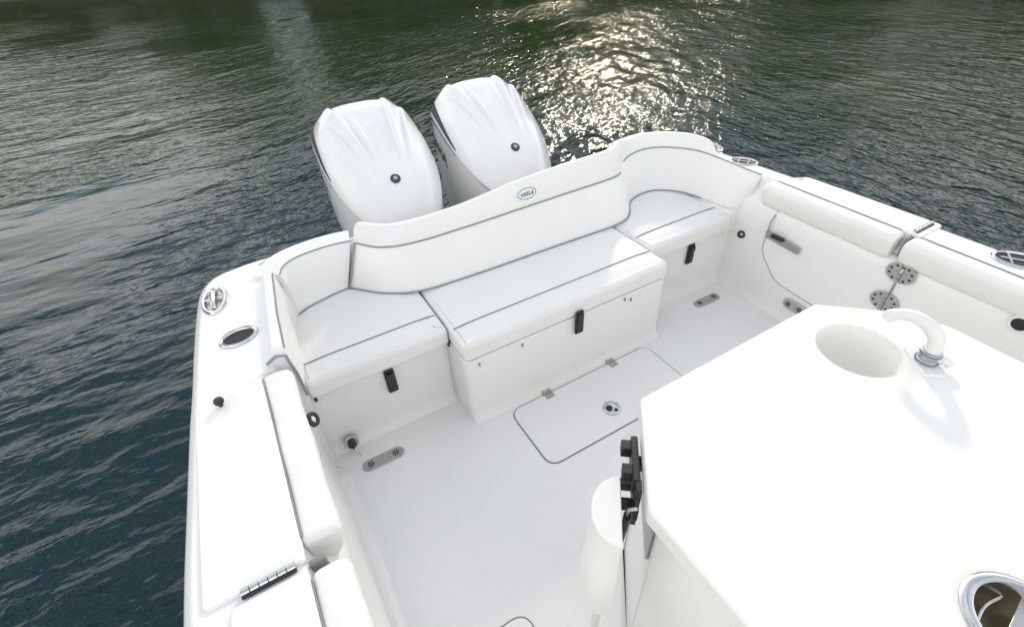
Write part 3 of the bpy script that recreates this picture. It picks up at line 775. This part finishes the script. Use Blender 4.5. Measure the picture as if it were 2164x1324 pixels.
# ---------------------------------------------------------------- outboard motors
def motor(cx, label):
    root = empty('outboard_motor', (cx, 2.7, WZ))
    tag(root, label, 'outboard motor', 'outboard motors on the transom')
    CY, A, B = 2.66, .298, .455
    def spine(y): return float(np.interp(y, [2.20, 2.26, 2.36, 2.5, 2.65, 2.78, 2.88, 2.97, 3.05, 3.12], [.575, .625, .688, .775, .862, .922, .945, .93, .88, .80]))
    from math import cos, sin
    def plan(r, a, grow=1.0):
        n_ = 2.7
        c, s = cos(a), sin(a)
        ux = math.copysign(abs(c) ** (2 / n_), c); uy = math.copysign(abs(s) ** (2 / n_), s)
        taper = 1 - .20 * max(0, -uy) ** 1.5
        return cx + A * grow * r * ux * taper, CY + B * grow * r * uy
    def ztop(x, y, r, a):
        z = spine(y) - .135 * r ** 5 - .02 * r * r
        wloc = A * (.30 + .70 * min(1, max(0, (y - 2.28) / .58)))
        u = abs(x - cx) / wloc
        sm = lambda t: t * t * (3 - 2 * t); fade = (1 - sm(min(1, max(0, (r - .66) / .34))) * .92)
        def ss(a_, b_): return sm(min(1, max(0, (y - a_) / (b_ - a_))))
        for u0, h_, wi, wo, ra in ((.27, .011, .035, .09, ss(2.38, 2.50) * (1 - ss(2.66, 2.80))), (.52, .024, .05, .15, ss(2.34, 2.56)), (.84, .022, .055, .16, ss(2.36, 2.62))):
            d_ = u - u0; z += (1 - .6 * ss(2.76, 2.98)) * fade * ra * h_ * math.exp(-(d_ / (wi if d_ < 0 else wo)) ** 2)
        # U-shaped lower edge of the cap's face
        z -= .004 * (1 - ss(2.24, 2.262))
        # name plate area sits slightly lower between the ridges
        return z
    bm = new(); na = 176; rs = []
    nu, nv = 120, 90; gv = []
    for j in range(nv + 1):
        uy = -math.cos(PI * j / nv); row = []
        taper = 1 - .20 * max(0, -uy) ** 1.5; hw = A * max(0, 1 - abs(uy) ** 2.7) ** (1 / 2.7) * taper; y = CY + B * uy
        for i in range(nu + 1):
            u = math.sin((i / nu - .5) * PI * .98) / math.sin(PI * .49); x = cx + hw * u
            r = min(1, (abs((x - cx) / (A * taper)) ** 2.7 + abs(uy) ** 2.7) ** (1 / 2.7)); row.append(bm.verts.new((x, y, ztop(x, y, r, 0))))
        gv.append(row)
    for j in range(nv):
        for i in range(nu):
            try: bm.faces.new((gv[j][i], gv[j][i + 1], gv[j + 1][i + 1], gv[j + 1][i]))
            except ValueError: pass
    rs = [[(*plan(1, 2 * PI * i / na), ztop(*plan(1, 2 * PI * i / na), 1, 0)) for i in range(na)]]
    rim = rs[-1]
    # skirt of the cap: deep at the sides towards the back, ending on a swept line
    for dz, g in ((.006, 1.004), (.014, 1.004), (.017, .998), (.018, .985)):
        ring = []
        for i in range(na):
            a = 2 * PI * i / na; x, y = plan(1, a, g); side = max(0., min(1., (y - 2.3) / .5))
            ring.append((x, y, rim[i][2] - dz * (1 + .6 * side)))
        rs.append(ring)
    rings(bm, rs, True, False, False)
    cap = adopt(finish('cowl_cap', bm, COWL, smooth=180), root)
    # body
    bm = new(); rs = []
    prof = [(.0, .984), (.10, .992), (.25, .99), (.42, .965), (.58, .90), (.72, .80), (.80, .70)]
    for i_, (f, g) in enumerate(prof):
        ring = []
        for i in range(na):
            a = 2 * PI * i / na; x, y = plan(1, a, g)
            if f > .5: y += (f - .5) * .12
            ztp = rim[i][2] - .025; ring.append((x, y, ztp + (.02 - ztp) * f / .8))
        rs.append(ring)
    rings(bm, rs, True, False, True)
    body = adopt(finish('cowl_body', bm, COWL, smooth=60), root)
    def side_pt(y, dz, sgn, out_=.002):
        # point on the side wall at y, dz below the cap rim
        uy = max(-1, min(1, (y - CY) / B)); s = math.copysign(abs(uy) ** (2.7 / 2), uy); a = math.asin(s)
        if sgn < 0: a = PI - a
        x, yy = plan(1, a, .992); zr = ztop(*plan(1, a), 1, a) - .025
        f = .8 * dz / max(.01, zr - .02); g = float(np.interp(f, [p[0] for p in prof], [p[1] for p in prof]))
        x, yy = plan(1, a, g)
        return Vector((x + sgn * out_, yy, zr - dz))
    for sgn in (-1, 1):
        bm = new(); cols = []
        for k in range(19):
            f = k / 18; y = 2.56 + .50 * f; op = min(1, f * 1.35) * (1 if f < .9 else 1 - (f - .9) * 5)
            uy = (y - CY) / B; a_ = math.asin(math.copysign(abs(uy) ** 1.35, uy)); a_ = a_ if sgn > 0 else PI - a_
            col = []
            for q in (0, .35, .7, 1):
                rr = .985 - .075 * op * (1 - q); x_, y_ = plan(rr, a_); col.append(Vector((x_ + sgn * .0015, y_, ztop(x_, y_, rr, a_) + .004 - .006 * math.sin(q * PI))))
            col.append(side_pt(y, .0 + .018 * op, sgn, .006)); cols.append(col)
        rings(bm, cols, False)
        adopt(finish('air_intake', bm, COWLD), root)
    # name on both flanks
    for sgn in (-1, 1):
        cu = bpy.data.curves.new('name', 'FONT'); cu.body = 'YAMAHA'; cu.size = .1; cu.align_x = 'CENTER'; cu.shear = .12; cu.offset = .0012
        cu.resolution_u = 3
        to = bpy.data.objects.new('tmp', cu); COL.objects.link(to); dg = bpy.context.evaluated_depsgraph_get()
        me = bpy.data.meshes.new_from_object(to.evaluated_get(dg)); bpy.data.objects.remove(to)
        bm = new(); bm.from_mesh(me); bmesh.ops.subdivide_edges(bm, edges=[e for e in bm.edges if e.calc_length() > .02], cuts=2)
        for v in bm.verts:
            tx, ty = v.co.x * .98, v.co.y
            y = 2.90 + (-tx if sgn < 0 else tx)
            p = side_pt(y, .185 - ty * 1.05, sgn, .0025); v.co = p
        adopt(finish('name_lettering', bm, LETTER, smooth=180), root)
    # emblem low on the front of the cap
    y = 2.375; z = ztop(cx, y, abs(CY - y) / B, -PI / 2)
    slope = (spine(y + .03) - spine(y - .03)) / .06
    M = axisM((cx, y, z), (0, -slope, 1))
    bm = new(); lathe(bm, [(.026, -.006), (.026, .004), (.022, .007), (.013, .006)], seg=24); bmesh.ops.transform(bm, matrix=M, verts=bm.verts); em = adopt(finish('emblem', bm, LETTER), root)
    bm = new(); lathe(bm, [(.012, .005), (.012, .0075), (.008, .008)], seg=16); bmesh.ops.transform(bm, matrix=M, verts=bm.verts); adopt(finish('emblem_centre', bm, SATIN), root)
    # bracket and leg down into the water
    bm = new(); box(bm, cx - .11, cx + .11, 2.10, 2.42, -.12, .25, .03, 3); adopt(finish('mounting_bracket', bm, COWL), root)
    bm = new(); rs = []
    for z, a, b in ((.10, .17, .30), (-.1, .13, .25), (-.35, .09, .2), (-.9, .06, .17)):
        rs.append([(cx + a * cos(2 * PI * k / 28), 2.68 + b * sin(2 * PI * k / 28), z) for k in range(28)])
    rings(bm, rs, True, True, True); adopt(finish('midsection', bm, COWL), root)
    return root
motor(.632, 'white outboard motor on the left, its cowl cap ribbed and nearer the swim door')
motor(1.345, 'white outboard motor on the right, its lettered flank facing the other motor')

# ---------------------------------------------------------------- prep table
TZ = .76
table = empty('prep_table', (1, .1, 0))
tag(table, 'white prep table with chamfered corners, round sink and white tap', 'table')
def tp(name, bm, m, parent=None, **k):
    o = finish(name, bm, m, None, **k)
    if parent is None: adopt(o, table)
    else: o.parent = parent
    return o
SC, SR = (1.236, .374), .104
topP = round_poly([(.637, .556), (.452, .322), (.442, -.9), (1.53, -.9), (1.528, .30), (1.452, .432), (1.318, .558)], [.02, .025, .02, .02, .05, .08, .03], 6)[::-1]
def top_with_hole():
    bm = new(); n = 48
    outer = [offset_poly(topP, d) for d in (.004, 0, 0, .003, .010)]
    zs = (TZ - .045, TZ - .040, TZ - .010, TZ - .003, TZ)
    rs = [[Vector((*p, z)) for p in o] for o, z in zip(outer, zs)]
    v = rings(bm, rs, True, False, False); loop = v[-1]
    hole = [bm.verts.new((SC[0] + SR * math.cos(2 * PI * k / n), SC[1] + SR * math.sin(2 * PI * k / n), TZ)) for k in range(n)]
    ch = (.832, -.148)
    hole2 = [bm.verts.new((ch[0] + .07 * math.cos(2 * PI * k / n), ch[1] + .07 * math.sin(2 * PI * k / n), TZ)) for k in range(n)]
    from mathutils.geometry import tessellate_polygon
    allv = loop + hole + hole2
    for tri in tessellate_polygon([[q.co for q in lp] for lp in (loop, hole, hole2)]):
        try: bm.faces.new([allv[i] for i in tri])
        except ValueError: pass
    # cut edges of the sink hole
    lip = [bm.verts.new((SC[0] + (SR - .003) * math.cos(2 * PI * k / n), SC[1] + (SR - .003) * math.sin(2 * PI * k / n), TZ - .006)) for k in range(n)]
    for i in range(n):
        j = (i + 1) % n; bm.faces.new((hole[i], hole[j], lip[j], lip[i]))
    return bm
tt = tp('table_top', top_with_hole(), PLASTIC, smooth=30)
bm = new(); lathe(bm, [(SR - .002, TZ - .004), (SR - .004, TZ - .02), (SR - .008, TZ - .06), (SR - .02, TZ - .10), (SR - .05, TZ - .125), (.018, TZ - .13), (0.0, TZ - .13)], (*SC, 0), 48, open0=True); sk = tp('sink_basin', bm, SINKM)
bm = new(); lathe(bm, [(.02, TZ - .129), (.02, TZ - .126), (.012, TZ - .1275), (0, TZ - .128)], (*SC, 0), 20); tp('sink_drain', bm, PLASTIC, sk)
# cabinet
cab = offset_poly(topP, .035)
bm = new(); slab(bm, cab, 0, TZ - .042, .002, 1, top_face=False); cb = tp('cabinet', bm, GEL)
# tap
TB = Vector((1.322, .258, TZ))
bm = new(); M = Matrix.Translation(TB) @ Matrix.Rotation(math.radians(-38), 4, 'Z')
P = round_poly([(-.028, -.052), (.028, -.052), (.028, .058), (-.028, .058)], .012, 4); slab(bm, P, 0, .007, .004, 3); bmesh.ops.transform(bm, matrix=M, verts=bm.verts); tap = tp('tap', bm, PLASTIC)
bm = new(); tube(bm, spline([TB + Vector((0, 0, .032)), TB + Vector((0, 0, .056)), TB + Vector((-.002, .010, .084)), TB + Vector((-.008, .038, .108)), TB + Vector((-.014, .074, .112)), TB + Vector((-.020, .104, .098)), TB + Vector((-.022, .116, .082))], 30), [.0175] * 12 + list(np.linspace(.0175, .015, 10)) + list(np.linspace(.015, .0165, 8)), 18); tp('tap_spout', bm, PLASTIC, tap)
bm = new(); lathe(bm, [(.026, .005), (.026, .012), (.021, .018), (.021, .034), (.0235, .036), (.0235, .041), (.019, .043)], TB, 28); tp('tap_collar', bm, SATIN, tap)
bm = new(); lathe(bm, [(.0262, .0125), (.0265, .0135), (.0255, .0145)], TB, 28); lathe(bm, [(.0215, .034), (.0245, .0345), (.0245, .0365), (.0215, .037)], TB, 28); tp('tap_ring', bm, BLUE, tap)
bm = new(); tube(bm, spline([TB + Vector((.010, -.012, .022)), TB + Vector((.016, -.032, .022)), TB + Vector((.016, -.046, .016))], 10), [.012] * 5 + [.011, .0105, .010, .0095, .009], 12); tp('tap_lever', bm, PLASTIC, tap)
# stainless holder at the bottom right
HC = (.832, -.148)
bm = new(); lathe(bm, [(.088, -.001), (.088, .003), (.084, .0065), (.076, .008), (.069, .005), (.066, -.01), (.064, -.05), (.060, -.085), (0, -.088)], (*HC, TZ), 56, open0=True); hd = tp('cup_holder', bm, STEEL)
bm = new()
d = Vector((.82, -.12, 0)); 
def hp(x, y, z=-.014): return (HC[0] + x, HC[1] + y, TZ + z)
box(bm, -.066, .066, -.013, .013, -.002, .002, .001, 1, Matrix.Translation(hp(0, 0, -.016)) @ Matrix.Rotation(math.radians(8), 4, 'Z'))
box(bm, -.012, .012, -.066, .0, -.002, .002, .001, 1, Matrix.Translation(hp(.012, 0, -.020)) @ Matrix.Rotation(math.radians(20), 4, 'Z'))
tp('holder_bar', bm, SATIN, hd)
bm = new()
tube(bm, spline([hp(-.052, .035, -.03), hp(0, .046, -.026), hp(.05, .038, -.03)], 14), .0028, 8); tube(bm, spline([hp(-.06, -.02, -.03), hp(-.02, -.035, -.028), hp(.02, -.06, -.03)], 14), .0028, 8)
tp('holder_wire', bm, STEEL, hd)
bm = new(); lathe(bm, [(.0612, -.075), (.0, -.074)], (*HC, TZ), 40, open0=True); tp('holder_floor', bm, mat('dark_liner', (.30, .26, .15), .3, .7), hd)

# ---------------------------------------------------------------- things on the chamfered corner
A0 = Vector((.452, .321, 0)); U = Vector((.616, .788, 0)).normalized(); NN = Vector((-U.y, U.x, 0))
def chM():
    T = Matrix.Identity(4)
    for i in range(3): T[i][0] = U[i]; T[i][1] = NN[i]; T[i][2] = (0, 0, 1)[i]; T[i][3] = A0[i]
    return T
CH = chM() @ Matrix.Translation((0, 0, -.012))
def cbox(bm, u0, u1, d0, d1, z0, z1, r=.003): box(bm, u0, u1, d0, d1, z0, z1, r, 2, CH)
rack = empty('rod_rack', CH @ Vector((.12, 0, .66)))
tag(rack, 'black toothed rod rack fixed to the corner of the prep table cabinet', 'rack')
def rk(name, bm, m): return adopt(finish(name, bm, m), rack)
bm = new(); cbox(bm, .03, .25, -.034, -.028, .50, .71, .002); rk('backing_plate', bm, SATIN)
bm = new(); cbox(bm, .085, .205, .006, .022, .690, .745, .004); rk('rack_spine', bm, BLACK)
for u in (.182, .118):
    bm = new(); cbox(bm, u - .012, u + .014, .020, .044, .705, .738, .0015); rk('rack_tooth', bm, BLACK)
bm = new(); cbox(bm, .15, .175, -.03, .008, .68, .71, .003); rk('rack_arm', bm, BLACK)
bm = new()
for du in (0, .022): cbox(bm, .060 + du, .068 + du, .004, .016, .60, .735, .002)
for k in range(6): cbox(bm, .060, .09, .004, .016, .60 + k * .0265, .610 + k * .0265, .002)
rk('slotted_strip', bm, BLACK)
for u, z in ((.135, .645), (.092, .632)):
    bm = new(); cbox(bm, u - .010, u + .010, .012, .052, z - .012, z + .014, .0015); rk('lower_tooth', bm, BLACK)
bm = new(); cbox(bm, .06, .15, .002, .014, .618, .66, .002); rk('lower_spine', bm, BLACK)
kn = new(); rs = []
for z, a in ((.665, .013), (.63, .013), (.60, .010), (.52, .004), (.46, .003)):
    rs.append([CH @ Vector((.045 + a * math.cos(2 * PI * k / 10), .030 + a * .6 * math.sin(2 * PI * k / 10), z)) for k in range(10)])
rings(kn, rs, True, True, True)
kf = finish('knife_sheath', kn, BLACK); tag(kf, 'thin black tapered knife sheath hanging under the rod rack', 'knife')
bm = new(); tube(bm, [CH @ Vector((.045, .03, .667)), CH @ Vector((.045, .03, .69)), CH @ Vector((.045, .01, .70))], .004, 6); f_ = finish('sheath_clip', bm, SATIN); f_.parent = kf
# half round pad on its post
padc = CH @ Vector((-.01, .035, 0))
pad = empty('fold_down_seat', CH @ Vector((.04, .06, 0)))
tag(pad, 'white half-round fold-down seat on a slim post beside the prep table', 'seat')
n = 24; P = []
for k in range(n + 1):
    a = PI * k / n; P.append((.030 + .082 * math.cos(a), .046 + .066 * math.sin(a)))
P = round_poly(P, [.012] + [.001] * (len(P) - 2) + [.012], 3)
bm = new(); slab(bm, P, .405, .712, .003, 2); 
for v in bm.verts:
    f = (.70 - v.co.z) / .3; v.co.x += -.02 * f; v.co.y += .012 * f * (1 if v.co.y > .06 else 0)
bmesh.ops.transform(bm, matrix=CH, verts=bm.verts); adopt(finish('seat_shell', bm, PLASTIC), pad)
for u in (.025,):
    bm = new(); tube(bm, [CH @ Vector((u, .065, .42)), CH @ Vector((u, .065, .0))], .012, 12); adopt(finish('post', bm, PLASTIC), pad)
# round plate in the sole beside the table foot
bm = new(); lathe(bm, [(.150, -.002), (.150, .003), (.146, .006), (.132, .007), (.128, .003), (0, .003)], (1.04, .745, 0), 48); bp('deck_plate', bm, PLASTIC)
